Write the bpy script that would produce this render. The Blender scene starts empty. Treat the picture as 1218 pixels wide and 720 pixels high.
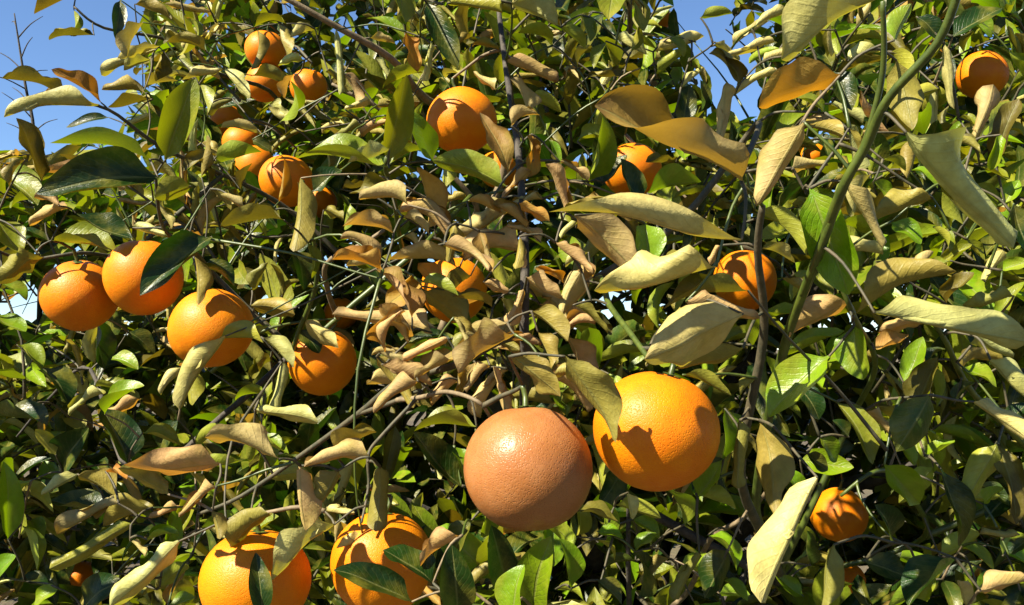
import bpy, math, random
import numpy as np
from mathutils import Vector, Matrix

random.seed(7)
RNG = np.random.default_rng(11)
scene = bpy.context.scene
col = scene.collection

# ------------------------------------------------------------------ camera
PW, PH, F = 1218.0, 720.0, 1100.0          # photograph size and focal length in its pixels
CAM = np.array([0.0, 0.0, 1.5])
PITCH = math.radians(2.7)
cam_data = bpy.data.cameras.new('camera')
cam_data.sensor_width = 36.0
cam_data.lens = 36.0 * F / PW
cam_data.clip_start = 0.02
cam_data.clip_end = 2000.0
cam = bpy.data.objects.new('camera', cam_data)
cam.location = CAM
cam.rotation_euler = (math.radians(90) + PITCH, 0, 0)
col.objects.link(cam)
scene.camera = cam
FWD = np.array([0, math.cos(PITCH), math.sin(PITCH)])
UP = np.array([0, -math.sin(PITCH), math.cos(PITCH)])
RIGHT = np.array([1.0, 0, 0])

# ------------------------------------------------------------------ light
SUN_DIR = Vector((-0.58, -0.40, 0.71)).normalized()      # towards the sun: left, behind the viewer, high
sun_el = math.asin(SUN_DIR.z)
sun_az = math.atan2(SUN_DIR.x, SUN_DIR.y)
world = bpy.data.worlds.new('World')
scene.world = world
world.use_nodes = True
wn = world.node_tree
bg = wn.nodes['Background']
sky = wn.nodes.new('ShaderNodeTexSky')
sky.sky_type = 'NISHITA'
sky.sun_disc = False
sky.sun_elevation = sun_el
sky.sun_rotation = sun_az
sky.air_density = 1.0
sky.dust_density = 0.0
sky.ozone_density = 6.0
sky.altitude = 1500
wn.links.new(sky.outputs['Color'], bg.inputs['Color'])
bg.inputs['Strength'].default_value = 0.053
sd = bpy.data.lights.new('sun', 'SUN')
sd.energy = 5.0
sd.angle = math.radians(0.5)
sd.color = (1.0, 0.92, 0.76)
sun = bpy.data.objects.new('sun', sd)
sun.rotation_euler = SUN_DIR.to_track_quat('Z', 'Y').to_euler()
sun.location = (-3, -3, 6)
col.objects.link(sun)
vs = scene.view_settings
vs.view_transform = 'Standard'
vs.look = 'None'
vs.exposure = 1.85
vs.gamma = 1.0
vs.use_curve_mapping = False
scene.render.engine = 'CYCLES'

# ------------------------------------------------------------------ pixel helpers
def at(px, py, d):
    """point at depth d metres along the viewing axis through a photograph pixel"""
    return CAM + d * (FWD + RIGHT * (px - PW / 2) / F + UP * (PH / 2 - py) / F)

def project(P):
    P = np.asarray(P) - CAM
    d = P @ FWD
    return PW / 2 + F * (P @ RIGHT) / d, PH / 2 - F * (P @ UP) / d, d

def unit(v):
    v = np.asarray(v, float)
    return v / (np.linalg.norm(v, axis=-1, keepdims=True) + 1e-12)

# ------------------------------------------------------------------ materials
def mat_new(name):
    m = bpy.data.materials.new(name)
    m.use_nodes = True
    nt = m.node_tree
    nt.nodes.clear()
    out = nt.nodes.new('ShaderNodeOutputMaterial')
    return m, nt, out

class NB:
    def __init__(s, nt): s.nt = nt
    def n(s, kind, **kw):
        nd = s.nt.nodes.new(kind)
        for k, v in kw.items(): setattr(nd, k, v)
        return nd
    def l(s, a, b): s.nt.links.new(a, b)
    def math(s, op, a, b=None, c=None):
        nd = s.n('ShaderNodeMath', operation=op)
        for i, v in enumerate((a, b, c)):
            if v is None: continue
            if isinstance(v, (int, float)): nd.inputs[i].default_value = v
            else: s.l(v, nd.inputs[i])
        return nd.outputs[0]
    def mix(s, fac, a, b, blend='MIX'):
        nd = s.n('ShaderNodeMix', data_type='RGBA', blend_type=blend)
        for sock, v in ((nd.inputs[0], fac), (nd.inputs[6], a), (nd.inputs[7], b)):
            if isinstance(v, (int, float)): sock.default_value = v
            elif isinstance(v, tuple): sock.default_value = v
            else: s.l(v, sock)
        return nd.outputs[2]
    def noise(s, vec, scale, detail=3.0, rough=0.55):
        nd = s.n('ShaderNodeTexNoise')
        nd.inputs['Scale'].default_value = scale
        nd.inputs['Detail'].default_value = detail
        nd.inputs['Roughness'].default_value = rough
        if vec is not None: s.l(vec, nd.inputs['Vector'])
        return nd.outputs['Fac']
    def ramp(s, fac, lo, hi):
        nd = s.n('ShaderNodeMapRange', interpolation_type='SMOOTHSTEP')
        s.l(fac, nd.inputs[0])
        nd.inputs[1].default_value = lo
        nd.inputs[2].default_value = hi
        return nd.outputs[0]

def make_leaf_material():
    m, nt, out = mat_new('leaf')
    b = NB(nt)
    tint = b.n('ShaderNodeAttribute', attribute_name='tint')
    under = b.n('ShaderNodeAttribute', attribute_name='under')
    geo = b.n('ShaderNodeNewGeometry')
    uv = b.n('ShaderNodeUVMap', uv_map='UVMap')
    sep = b.n('ShaderNodeSeparateXYZ')
    b.l(uv.outputs[0], sep.inputs[0])
    u, v = sep.outputs[0], sep.outputs[1]
    av = b.math('ABSOLUTE', b.math('SUBTRACT', b.math('MULTIPLY', v, 2.0), 1.0))
    dry = tint.outputs['Alpha']
    base = b.mix(geo.outputs['Backfacing'], tint.outputs['Color'], under.outputs['Color'])
    pos = geo.outputs['Position']
    n1 = b.noise(pos, 42.0, 4.0)
    n2 = b.noise(pos, 150.0, 4.0, 0.65)
    n3 = b.noise(pos, 17.0, 2.0)
    # uneven ripeness of the blade: slow shift of hue and value
    base = b.mix(b.math('MULTIPLY', b.ramp(n1, 0.42, 0.68), 0.42), base, (0.26, 0.22, 0.026, 1), 'MIX')
    shade = b.math('ADD', b.math('MULTIPLY', n2, 0.9), 0.55)
    comb = b.n('ShaderNodeCombineColor')
    for i in range(3): b.l(shade, comb.inputs[i])
    base = b.mix(1.0, base, comb.outputs[0], 'MULTIPLY')
    # scorched rims and spots on the dried ones
    rim = b.ramp(b.math('ADD', av, b.math('MULTIPLY', n2, 0.35)), 0.98, 1.22)
    spots = b.ramp(n2, 0.64, 0.74)
    tipb = b.ramp(b.math('ADD', u, b.math('MULTIPLY', n3, 0.25)), 0.98, 1.12)
    sc = b.math('MULTIPLY', b.math('MAXIMUM', b.math('MAXIMUM', b.math('MULTIPLY', rim, 0.55), b.math('MULTIPLY', spots, 0.5)), b.math('MULTIPLY', tipb, 0.7)), dry)
    base = b.mix(sc, base, (0.065, 0.032, 0.010, 1))
    # midrib and side veins
    mid = b.math('SUBTRACT', 1.0, b.ramp(av, 0.025, 0.085))
    ph = b.math('SUBTRACT', b.math('MULTIPLY', u, 11.0), b.math('ADD', b.math('MULTIPLY', av, 3.2), b.math('MULTIPLY', n1, 1.6)))
    fr = b.math('ABSOLUTE', b.math('SUBTRACT', b.math('FRACT', ph), 0.5))
    vein = b.math('MULTIPLY', b.math('SUBTRACT', 1.0, b.ramp(fr, 0.03, 0.16)), b.math('SUBTRACT', 1.0, b.ramp(av, 0.75, 0.98)))
    vm = b.math('MAXIMUM', b.math('MULTIPLY', mid, 0.45), b.math('MULTIPLY', vein, 0.07))
    base = b.mix(vm, base, (0.20, 0.20, 0.06, 1))
    h = b.math('ADD', b.math('MULTIPLY', vein, -0.12), b.math('ADD', b.math('MULTIPLY', mid, -0.6), b.math('MULTIPLY', n2, 0.9)))
    h = b.math('ADD', h, b.math('MULTIPLY', n1, 1.6))
    bump = b.n('ShaderNodeBump')
    bump.inputs['Strength'].default_value = 0.5
    bump.inputs['Distance'].default_value = 0.0016
    b.l(h, bump.inputs['Height'])
    p = b.n('ShaderNodeBsdfPrincipled')
    b.l(base, p.inputs['Base Color'])
    b.l(b.math('ADD', 0.36, b.math('MULTIPLY', dry, 0.28)), p.inputs['Roughness'])
    p.inputs['Specular IOR Level'].default_value = 0.30
    b.l(bump.outputs[0], p.inputs['Normal'])
    tr = b.n('ShaderNodeBsdfTranslucent')
    tcol = b.mix(1.0, tint.outputs['Color'], (1.55, 1.35, 0.5, 1), 'MULTIPLY')
    b.l(tcol, tr.inputs['Color'])
    mx = b.n('ShaderNodeMixShader')
    mx.inputs[0].default_value = 0.32
    b.l(p.outputs[0], mx.inputs[1]); b.l(tr.outputs[0], mx.inputs[2])
    b.l(mx.outputs[0], out.inputs[0])
    return m

def make_peel(name, c0, c1, c2, rough):
    m, nt, out = mat_new(name)
    b = NB(nt)
    tc = b.n('ShaderNodeTexCoord')
    oi = b.n('ShaderNodeObjectInfo')
    off = b.n('ShaderNodeVectorMath', operation='ADD')
    b.l(tc.outputs['Object'], off.inputs[0]); b.l(oi.outputs['Random'], off.inputs[1])
    pos = off.outputs[0]
    n1 = b.noise(pos, 1.8, 4.0, 0.6)
    n2 = b.noise(pos, 11.0, 4.0)
    base = b.mix(b.ramp(n1, 0.36, 0.66), c0, c1)
    base = b.mix(b.math('MULTIPLY', b.ramp(n2, 0.60, 0.76), 0.35), base, c2)
    # riper and paler fruit, small scars
    base = b.mix(b.math('MULTIPLY', oi.outputs['Random'], 0.35), base, (c1[0], c1[1] * 1.25, c1[2], 1))
    scar = b.ramp(b.noise(pos, 4.2, 8.0, 0.75), 0.66, 0.72)
    base = b.mix(b.math('MULTIPLY', scar, 0.45), base, (0.16, 0.075, 0.02, 1))
    vor = b.n('ShaderNodeTexVoronoi')
    vor.inputs['Scale'].default_value = 31.0
    vor.inputs['Randomness'].default_value = 1.0
    b.l(pos, vor.inputs['Vector'])
    pit = b.ramp(vor.outputs['Distance'], 0.08, 0.5)
    base = b.mix(b.math('MULTIPLY', b.math('SUBTRACT', 1.0, pit), 0.16), base, c2)
    bump = b.n('ShaderNodeBump')
    bump.inputs['Strength'].default_value = 0.55
    bump.inputs['Distance'].default_value = 0.0003
    hh = b.math('ADD', pit, b.math('MULTIPLY', n2, 1.5))
    b.l(hh, bump.inputs['Height'])
    p = b.n('ShaderNodeBsdfPrincipled')
    b.l(base, p.inputs['Base Color'])
    p.inputs['Roughness'].default_value = rough
    p.inputs['Specular IOR Level'].default_value = 0.22
    p.inputs['Subsurface Weight'].default_value = 0.12
    p.inputs['Subsurface Radius'].default_value = (1.0, 0.4, 0.08)
    p.inputs['Subsurface Scale'].default_value = 0.004
    b.l(bump.outputs[0], p.inputs['Normal'])
    b.l(p.outputs[0], out.inputs[0])
    return m

def make_bark(name, c0, c1, scale, rough=0.75, bumpd=0.002):
    m, nt, out = mat_new(name)
    b = NB(nt)
    geo = b.n('ShaderNodeNewGeometry')
    mp = b.n('ShaderNodeMapping')
    mp.inputs['Scale'].default_value = (1, 1, 0.3)
    b.l(geo.outputs['Position'], mp.inputs['Vector'])
    n1 = b.noise(mp.outputs[0], scale, 5.0, 0.65)
    n2 = b.noise(geo.outputs['Position'], scale * 4, 3.0)
    base = b.mix(b.ramp(n1, 0.35, 0.65), c0, c1)
    bump = b.n('ShaderNodeBump')
    bump.inputs['Strength'].default_value = 0.6
    bump.inputs['Distance'].default_value = bumpd
    b.l(b.math('ADD', n1, b.math('MULTIPLY', n2, 0.5)), bump.inputs['Height'])
    p = b.n('ShaderNodeBsdfPrincipled')
    b.l(base, p.inputs['Base Color'])
    p.inputs['Roughness'].default_value = rough
    b.l(bump.outputs[0], p.inputs['Normal'])
    b.l(p.outputs[0], out.inputs[0])
    return m

def make_ground():
    m, nt, out = mat_new('dry_orchard_ground')
    b = NB(nt)
    geo = b.n('ShaderNodeNewGeometry')
    n1 = b.noise(geo.outputs['Position'], 0.8, 5.0, 0.6)
    n2 = b.noise(geo.outputs['Position'], 9.0, 6.0, 0.7)
    base = b.mix(b.ramp(n1, 0.35, 0.65), (0.055, 0.036, 0.02, 1), (0.09, 0.07, 0.032, 1))
    base = b.mix(b.math('MULTIPLY', b.ramp(n2, 0.45, 0.7), 0.6), base, (0.05, 0.055, 0.018, 1))
    bump = b.n('ShaderNodeBump')
    bump.inputs['Distance'].default_value = 0.05
    b.l(n2, bump.inputs['Height'])
    p = b.n('ShaderNodeBsdfPrincipled')
    b.l(base, p.inputs['Base Color'])
    p.inputs['Roughness'].default_value = 0.95
    b.l(bump.outputs[0], p.inputs['Normal'])
    b.l(p.outputs[0], out.inputs[0])
    return m

M_LEAF = make_leaf_material()
M_ORANGE = make_peel('orange_peel', (0.52, 0.126, 0.0010, 1), (0.56, 0.162, 0.0012, 1), (0.44, 0.082, 0.001, 1), 0.46)
M_SUNBURNT = make_peel('sunburnt_peel', (0.235, 0.080, 0.022, 1), (0.285, 0.112, 0.038, 1), (0.185, 0.048, 0.010, 1), 0.34)
M_BARK = make_bark('bark', (0.020, 0.016, 0.011, 1), (0.05, 0.04, 0.028, 1), 60, 0.85, 0.004)
M_TWIG = make_bark('twig_bark', (0.026, 0.026, 0.009, 1), (0.065, 0.05, 0.022, 1), 130, 0.7, 0.0008)
M_TAN = make_bark('tan_twig_bark', (0.10, 0.07, 0.032, 1), (0.17, 0.125, 0.065, 1), 130, 0.75, 0.0008)
M_GREEN = make_bark('green_stem', (0.028, 0.045, 0.004, 1), (0.06, 0.08, 0.008, 1), 90, 0.45, 0.0005)
M_GROUND = make_ground()

# ------------------------------------------------------------------ object helpers
def empty(name, loc):
    o = bpy.data.objects.new(name, None)
    o.location = loc
    o.empty_display_size = 0.1
    col.objects.link(o)
    return o

def tag(o, label, cat, group=None):
    o['label'] = label
    o['category'] = cat
    if group: o['group'] = group
    return o

def put(o, parent=None):
    col.objects.link(o)
    if parent is not None:
        o.parent = parent
        o.matrix_parent_inverse = Matrix.Translation(-Vector(parent.location))
    return o

def mesh_from(name, V, quads, mat, smooth=True, uv=None, colors=None):
    V = np.asarray(V, np.float32); quads = np.asarray(quads, np.int32)
    me = bpy.data.meshes.new(name)
    me.vertices.add(len(V)); me.vertices.foreach_set('co', V.ravel())
    k = quads.shape[1]
    me.loops.add(quads.size); me.loops.foreach_set('vertex_index', quads.ravel())
    me.polygons.add(len(quads))
    me.polygons.foreach_set('loop_start', np.arange(0, quads.size, k, dtype=np.int32))
    me.polygons.foreach_set('loop_total', np.full(len(quads), k, np.int32))
    me.update(calc_edges=True)
    if smooth: me.polygons.foreach_set('use_smooth', np.ones(len(quads), bool))
    if uv is not None:
        l = me.uv_layers.new(name='UVMap')
        l.data.foreach_set('uv', np.asarray(uv, np.float32)[quads.ravel()].ravel())
    if colors:
        for nm, c in colors.items():
            a = me.attributes.new(nm, 'FLOAT_COLOR', 'POINT')
            a.data.foreach_set('color', np.asarray(c, np.float32).ravel())
    me.materials.append(mat)
    me.validate()
    return me

def smooth_path(pts, radii, sub=4):
    pts = np.asarray(pts, float); radii = np.asarray(radii, float)
    if len(pts) < 3: sub = max(sub, 2)
    P, R = [], []
    n = len(pts)
    for i in range(n - 1):
        p0, p1, p2, p3 = pts[max(i - 1, 0)], pts[i], pts[i + 1], pts[min(i + 2, n - 1)]
        for k in range(sub):
            t = k / sub
            P.append(0.5 * ((2 * p1) + (p2 - p0) * t + (2 * p0 - 5 * p1 + 4 * p2 - p3) * t * t + (3 * p1 - p0 - 3 * p2 + p3) * t ** 3))
            R.append(radii[i] * (1 - t) + radii[i + 1] * t)
    P.append(pts[-1]); R.append(radii[-1])
    return np.array(P), np.array(R)

def tube(P, R, sides=6):
    """closed tapered tube -> verts, quads (ends are pinched)"""
    P = np.asarray(P); n = len(P)
    T = unit(np.gradient(P, axis=0))
    ref = np.array([0.31, 0.17, 0.93]) if abs(T[0][2]) < 0.9 else np.array([1.0, 0.1, 0.0])
    A = unit(np.cross(T, ref)); B = np.cross(T, A)
    ang = np.arange(sides) * 2 * np.pi / sides
    V = P[:, None] + R[:, None, None] * (np.cos(ang)[None, :, None] * A[:, None] + np.sin(ang)[None, :, None] * B[:, None])
    V = np.concatenate([(P[:1] - T[:1] * R[0] * 0.3)[:, None].repeat(sides, 1) * 0.92 + V[:1] * 0.08, V,
                        (P[-1:] + T[-1:] * R[-1] * 0.3)[:, None].repeat(sides, 1) * 0.92 + V[-1:] * 0.08])
    n += 2
    i = np.arange(n - 1)[:, None]; j = np.arange(sides)[None]
    q = np.stack([i * sides + j, i * sides + (j + 1) % sides, (i + 1) * sides + (j + 1) % sides, (i + 1) * sides + j], -1).reshape(-1, 4)
    return V.reshape(-1, 3), q

def tube_object(name, pts, radii, mat, parent, sub=4, sides=7):
    P, R = smooth_path(pts, radii, sub)
    V, q = tube(P, R, sides)
    o = bpy.data.objects.new(name, mesh_from(name, V - P[0], q, mat))
    o.location = P[0]
    return put(o, parent)

# ------------------------------------------------------------------ leaves
# kind: (upper side, underside, dryness)
TINT = {
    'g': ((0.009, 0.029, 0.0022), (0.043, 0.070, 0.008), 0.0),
    'b': ((0.118, 0.205, 0.003), (0.185, 0.260, 0.014), 0.0),
    'y': ((0.125, 0.158, 0.005), (0.250, 0.268, 0.028), 0.15),
    'k': ((0.075, 0.066, 0.006), (0.235, 0.200, 0.036), 0.5),
    'p': ((0.185, 0.185, 0.024), (0.470, 0.430, 0.145), 0.45),
    'd': ((0.255, 0.150, 0.032), (0.410, 0.285, 0.108), 1.0),
    'o': ((0.300, 0.130, 0.010), (0.390, 0.220, 0.040), 1.0),
}
DRY_KINDS = 'kpdo'

def leaf_grid(N, W, rl, rr, fold, bend, twist, wave, phase, cone, blunt, nu, nv, tipe):
    """N leaf blades of unit length along x, upper side +z -> (N,nu,nv,3)"""
    u = np.linspace(0, 1, nu)
    u = u - 0.10 * np.sin(2 * np.pi * u) / (2 * np.pi) * 1.0
    m = (nv - 1) // 2
    prof = np.clip(np.sin(np.pi * np.clip(u, 0, 1)[None] ** tipe[:, None]), 0, 1) ** blunt[:, None]
    prof = prof * np.clip(u / .17, 0, 1)[None] ** .8 * np.clip((1 - u) / .05, 0, 1)[None] ** .5
    prof = np.maximum(prof, np.where(u < 0.5, 0.05, 0.012)[None])
    h = W[:, None] * 0.5 * prof
    rag = wave[:, None] * 2.2
    kp = phase[:, None]
    cn = 1 + cone[:, None] * (2 * u[None] - 1)
    Y = np.zeros((N, nu, nv)); Z = np.zeros((N, nu, nv))
    kap = 1.0 / (W * 0.5)
    for side, roll in ((1, rr), (-1, rl)):
        y = np.zeros((N, nu)); z = np.zeros((N, nu))
        hs = h * (1 + rag * (np.sin(9 * u[None] + 2.3 * kp * side) + .6 * np.sin(19 * u[None] + kp + side)))
        ds = hs / m
        for j in range(1, m + 1):
            s = hs * (j - 0.5) / m
            uneven = 1 + 0.25 * np.sin(5.0 * u[None] + phase[:, None] * side)
            a = fold[:, None] + (roll * kap)[:, None] * s * uneven * cn
            y = y + ds * np.cos(a); z = z + ds * np.sin(a)
            f = j / m
            zz = z + (wave * W)[:, None] * np.sin(2 * np.pi * 2.1 * u[None] + phase[:, None] + side * 1.3) * f * f * prof
            zz = zz + (wave * W)[:, None] * .8 * np.sin(11 * u[None] + 3 * kp + 4 * side * f) * f * prof
            Y[:, :, m + side * j] = side * (y + (wave * W)[:, None] * .7 * np.sin(8 * u[None] + 2 * kp + 3 * f) * f * prof); Z[:, :, m + side * j] = zz
    th = bend[:, None] * (u[None] - 0.5) + 0.12 * np.sin(7 * u[None] + phase[:, None])
    du = np.diff(u)[None]
    thm = 0.5 * (th[:, 1:] + th[:, :-1])
    X = np.concatenate([np.zeros((N, 1)), np.cumsum(np.cos(thm) * du, 1)], 1)
    ZM = np.concatenate([np.zeros((N, 1)), np.cumsum(-np.sin(thm) * du, 1)], 1)
    tw = twist[:, None] * (u[None] - 0.5)
    ct, st = np.cos(tw)[..., None], np.sin(tw)[..., None]
    Y, Z = Y * ct - Z * st, Y * st + Z * ct
    cx, sx = np.cos(th)[..., None], np.sin(th)[..., None]
    PX = X[..., None] + Z * sx
    PZ = ZM[..., None] + Z * cx
    # put the chord base -> tip on the x axis, length 1
    ex, ez = X[:, -1], ZM[:, -1]
    L = np.hypot(ex, ez); c, s = (ex / L)[:, None, None], (ez / L)[:, None, None]
    QX = (PX * c + PZ * s); QZ = (-PX * s + PZ * c)
    return np.stack([QX, Y, QZ], -1), L

def grid_quads(nu, nv):
    i = np.arange(nu - 1)[:, None]; j = np.arange(nv - 1)[None]
    return np.stack([i * nv + j, (i + 1) * nv + j, (i + 1) * nv + j + 1, i * nv + j + 1], -1).reshape(-1, 4)

def grid_uv(nu, nv):
    u = np.linspace(0, 1, nu); v = np.linspace(0, 1, nv)
    return np.stack(np.meshgrid(u, v, indexing='ij'), -1).reshape(-1, 2)

def tints(kind, rng):
    a, b, d = TINT[kind]
    g = rng.uniform(0.82, 1.15)
    hue = rng.uniform(-0.12, 0.12)
    s = np.array([1 + hue, 1 - 0.3 * hue, 1.0]) * g
    return np.append(np.array(a) * s, d), np.append(np.array(b) * s, d)

def leaf_object(V, kind, nu, nv, parent, origin, tc=None):
    ta, tb = tc if tc is not None else tints(kind, RNG)
    n = nu * nv
    name = 'dry_leaf' if kind in DRY_KINDS else 'leaf'
    me = mesh_from(name, V - origin, grid_quads(nu, nv), M_LEAF, True, grid_uv(nu, nv),
                   {'tint': np.tile(ta, (n, 1)), 'under': np.tile(tb, (n, 1))})
    o = bpy.data.objects.new(name, me)
    o.location = origin
    return put(o, parent)

# ------------------------------------------------------------------ setting
def build_ground():
    n = 61
    s = np.linspace(-1, 1, n); s = np.sign(s) * np.abs(s) ** 3 * 400
    X, Y = np.meshgrid(s, s, indexing='ij')
    Z = 0.03 * np.sin(X * 1.3) * np.cos(Y * 0.9) - 0.03
    o = bpy.data.objects.new('ground', mesh_from('ground', np.stack([X, Y, Z], -1).reshape(-1, 3), grid_quads(n, n), M_GROUND))
    o['kind'] = 'structure'
    col.objects.link(o)
build_ground()

# ------------------------------------------------------------------ oranges: (px, py, radius px, radius m, tilt x, tilt y, label)
ORANGES = [
 (628, 556, 76, .0430, 'large pinkish tan sunburnt orange hanging beside a bright one'),
 (780, 513, 74, .0420, 'large bright orange with a dry leaf tip across it, beside the sunburnt one'),
 (383, 430, 41, .0400, 'deep red-orange shaded orange hanging below a white-edged leaf'),
 (251, 390, 49, .0410, 'orange with a curled leaf hanging over its top, right one of a touching trio'),
 (95, 352, 44, .0400, 'orange crossed by a slanting sun stripe, outer one of a touching trio'),
 (171, 330, 46, .0405, 'orange half behind a dark green leaf, middle one of a touching trio'),
 (549, 143, 41, .0400, 'round orange above a yellow-green leaf beside the upright dark branch'),
 (341, 216, 32, .0390, 'orange beneath long light green leaves, below the high cluster of fruit'),
 (886, 334, 37, .0400, 'orange behind the dark upright stem, above the broad pale folded leaf'),
 (1168, 89, 29, .0390, 'small sunlit orange hanging alone high beside the green forked stem'),
 (304, 692, 63, .0410, 'orange low in the tree with a narrow dark leaf before it'),
 (454, 670, 62, .0410, 'orange low in the tree under a hanging rolled leaf tube'),
 (998, 612, 33, .0390, 'orange speckled with sun patches among dark leaves beside a long pale leaf'),
 (316, 60, 24, .0370, 'topmost sunlit orange of the high cluster'),
 (367, 104, 22, .0370, 'round orange at the edge of the high cluster beside a sky gap'),
 (270, 143, 19, .0360, 'small bright orange at the outer edge of the high cluster'),
 (287, 170, 22, .0370, 'yellow sunlit orange lowest of the outer pair in the high cluster'),
 (303, 197, 24, .0370, 'reddish shaded orange behind the yellow one in the high cluster'),
 (316, 98, 24, .0370, 'shaded orange just under the topmost one of the high cluster'),
 (752, 203, 34, .0390, 'red-orange shaded orange behind the long brown curled leaf'),
 (540, 345, 40, .0400, 'orange mostly hidden behind the cluster of tan dry leaves'),
 (405, 373, 20, .0370, 'dark red orange peeping out above the shaded round one'),
 (966, 186, 16, .0360, 'sliver of orange showing behind the wide ochre leaf'),
 (1152, 543, 17, .0360, 'small shaded orange deep among green leaves behind folded leaves'),
 (97, 686, 19, .0360, 'small dark orange deep in shade below the rolled green leaf'),
 (592, 202, 23, .0370, 'orange behind the yellow-green leaf below the round upper orange'),
 (1005, 692, 24, .0370, 'dark shaded orange below the sun-speckled one'),
 (787, 22, 13, .0350, 'tiny reddish orange near the top beside the sky gap'),
 (380, 240, 20, .0370, 'dark red orange beside the one beneath light green leaves'),
 (1101, 254, 12, .0350, 'tiny dark red orange deep behind the long cream rolled leaf'),
]
def orange_mesh(name, seed, mat, rings=28, segs=40):
    r = random.Random(seed)
    V = []
    for i in range(rings + 1):
        th = math.pi * i / rings
        for j in range(segs):
            ph = 2 * math.pi * j / segs
            rad = 1.0 - 0.07 * math.exp(-(th / 0.20) ** 2) - 0.02 * math.exp(-((math.pi - th) / 0.10) ** 2)
            rad *= 1 + 0.014 * math.sin(2 * ph + seed) * math.sin(th) + 0.008 * math.sin(3 * ph + 2 * seed) * math.sin(2 * th) + 0.016 * math.cos(2 * th + seed * 2) + 0.008 * math.cos(3 * th + seed)
            V.append((rad * math.sin(th) * math.cos(ph), rad * math.sin(th) * math.sin(ph), 0.97 * rad * math.cos(th)))
    q = [(i * segs + j, (i + 1) * segs + j, (i + 1) * segs + (j + 1) % segs, i * segs + (j + 1) % segs) for i in range(rings) for j in range(segs)]
    return mesh_from(name, V, q, mat)
# calyx star and stalk, unit fruit radius
def stem_mesh():
    V, Q = tube(*smooth_path([(0, 0, .88), (0.01, 0, 1.0), (0.04, 0.02, 1.12), (0.03, 0.05, 1.28)], [.06, .05, .045, .05], 3), 7)
    n = len(V)
    V = list(map(tuple, V)); Q = list(map(tuple, Q))
    for k in range(5):
        a = 2 * math.pi * k / 5
        c, s = math.cos(a), math.sin(a)
        def P(r, t, z): return (r * c - t * s, r * s + t * c, z)
        i = len(V)
        V += [P(0.02, -.05, .93), P(0.11, -.055, .945), P(0.17, 0, .95), P(0.11, .055, .945), P(0.02, .05, .93),
              P(0.02, 0, .965)]
        Q += [(i + 5, i, i + 1, i + 2), (i + 5, i + 2, i + 3, i + 4)]
    return mesh_from('stem', V, Q, M_GREEN, False)
O_MESH = [orange_mesh('orange', s, M_ORANGE) for s in (1, 2, 3)]
O_BURNT = orange_mesh('orange', 4, M_SUNBURNT)
O_STEM = stem_mesh()
fruit = []            # centre, radius, px, py, rpx, depth
fruit_tops = []
for i, (px, py, rp, rm, lab) in enumerate(ORANGES):
    d = F * rm / rp
    c = at(px, py, d)
    o = bpy.data.objects.new('orange', O_BURNT if i == 0 else O_MESH[i % 3])
    o.location = c
    rr = random.Random(i)
    o.rotation_euler = (rr.uniform(-.35, .2), rr.uniform(-.3, .3), rr.uniform(0, 6.28))
    if i < 2: o.rotation_euler = (0.25 if i else -0.1, 0.08, 1.0)
    o.scale = (rm, rm, rm)
    col.objects.link(o)
    tag(o, lab, 'orange', 'oranges hanging on the tree')
    s = bpy.data.objects.new('stem', O_STEM)
    col.objects.link(s); s.parent = o
    fruit.append((c, rm, px, py, rp, d))
    top = o.rotation_euler.to_matrix() @ Vector((0.03, 0.05, 1.28)) * rm
    fruit_tops.append(c + np.array(top))

# ------------------------------------------------------------------ the tree
TREE_AT = np.array([0.25, 2.25, 0.0])
tree = empty('orange_tree', TREE_AT)
tag(tree, 'dense orange tree with curled dry and green leaves, loaded with oranges', 'tree')
nodes = []           # branch points twigs may grow from

def add_nodes(P, step=0.03):
    P = np.asarray(P)
    for a, b in zip(P[:-1], P[1:]):
        k = max(1, int(np.linalg.norm(b - a) / step))
        for t in range(k): nodes.append(a + (b - a) * t / k)
    nodes.append(P[-1])

tube_object('trunk', [TREE_AT + (0, 0, -.05), TREE_AT + (.01, 0, .1), TREE_AT + (-.02, .03, .4), TREE_AT + (.02, -.02, .75)], [.13, .085, .072, .068], M_BARK, tree, 5, 14)
crotch = TREE_AT + (.02, -.02, .72)
LIMBS = [(-.95, -.75, .75), (-.45, -1.0, .95), (.1, -.95, .55), (.75, -.85, .8), (.45, -.7, 1.25), (-.25, -.35, 1.6), (-.9, .0, 1.25),
         (.95, .1, 1.1), (.2, .75, 1.3), (-.6, .7, .9), (.7, .7, .8), (-.75, -.65, .25), (.6, -.85, .2)]
for k, (dx, dy, dz) in enumerate(LIMBS):
    e = np.array([dx, dy, dz]) * 0.84
    mid = e * 0.45 + np.array([random.uniform(-.08, .08), random.uniform(-.08, .08), 0.12])
    P = [crotch, crotch + mid * .5, crotch + mid, crotch + e * .75 + (0, 0, .06), crotch + e]
    tube_object('limb', P, [.045, .032, .022, .012, .003], M_BARK, tree, 4, 9)
    add_nodes(smooth_path(P, [1] * 5, 3)[0][4:], .06)

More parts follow.
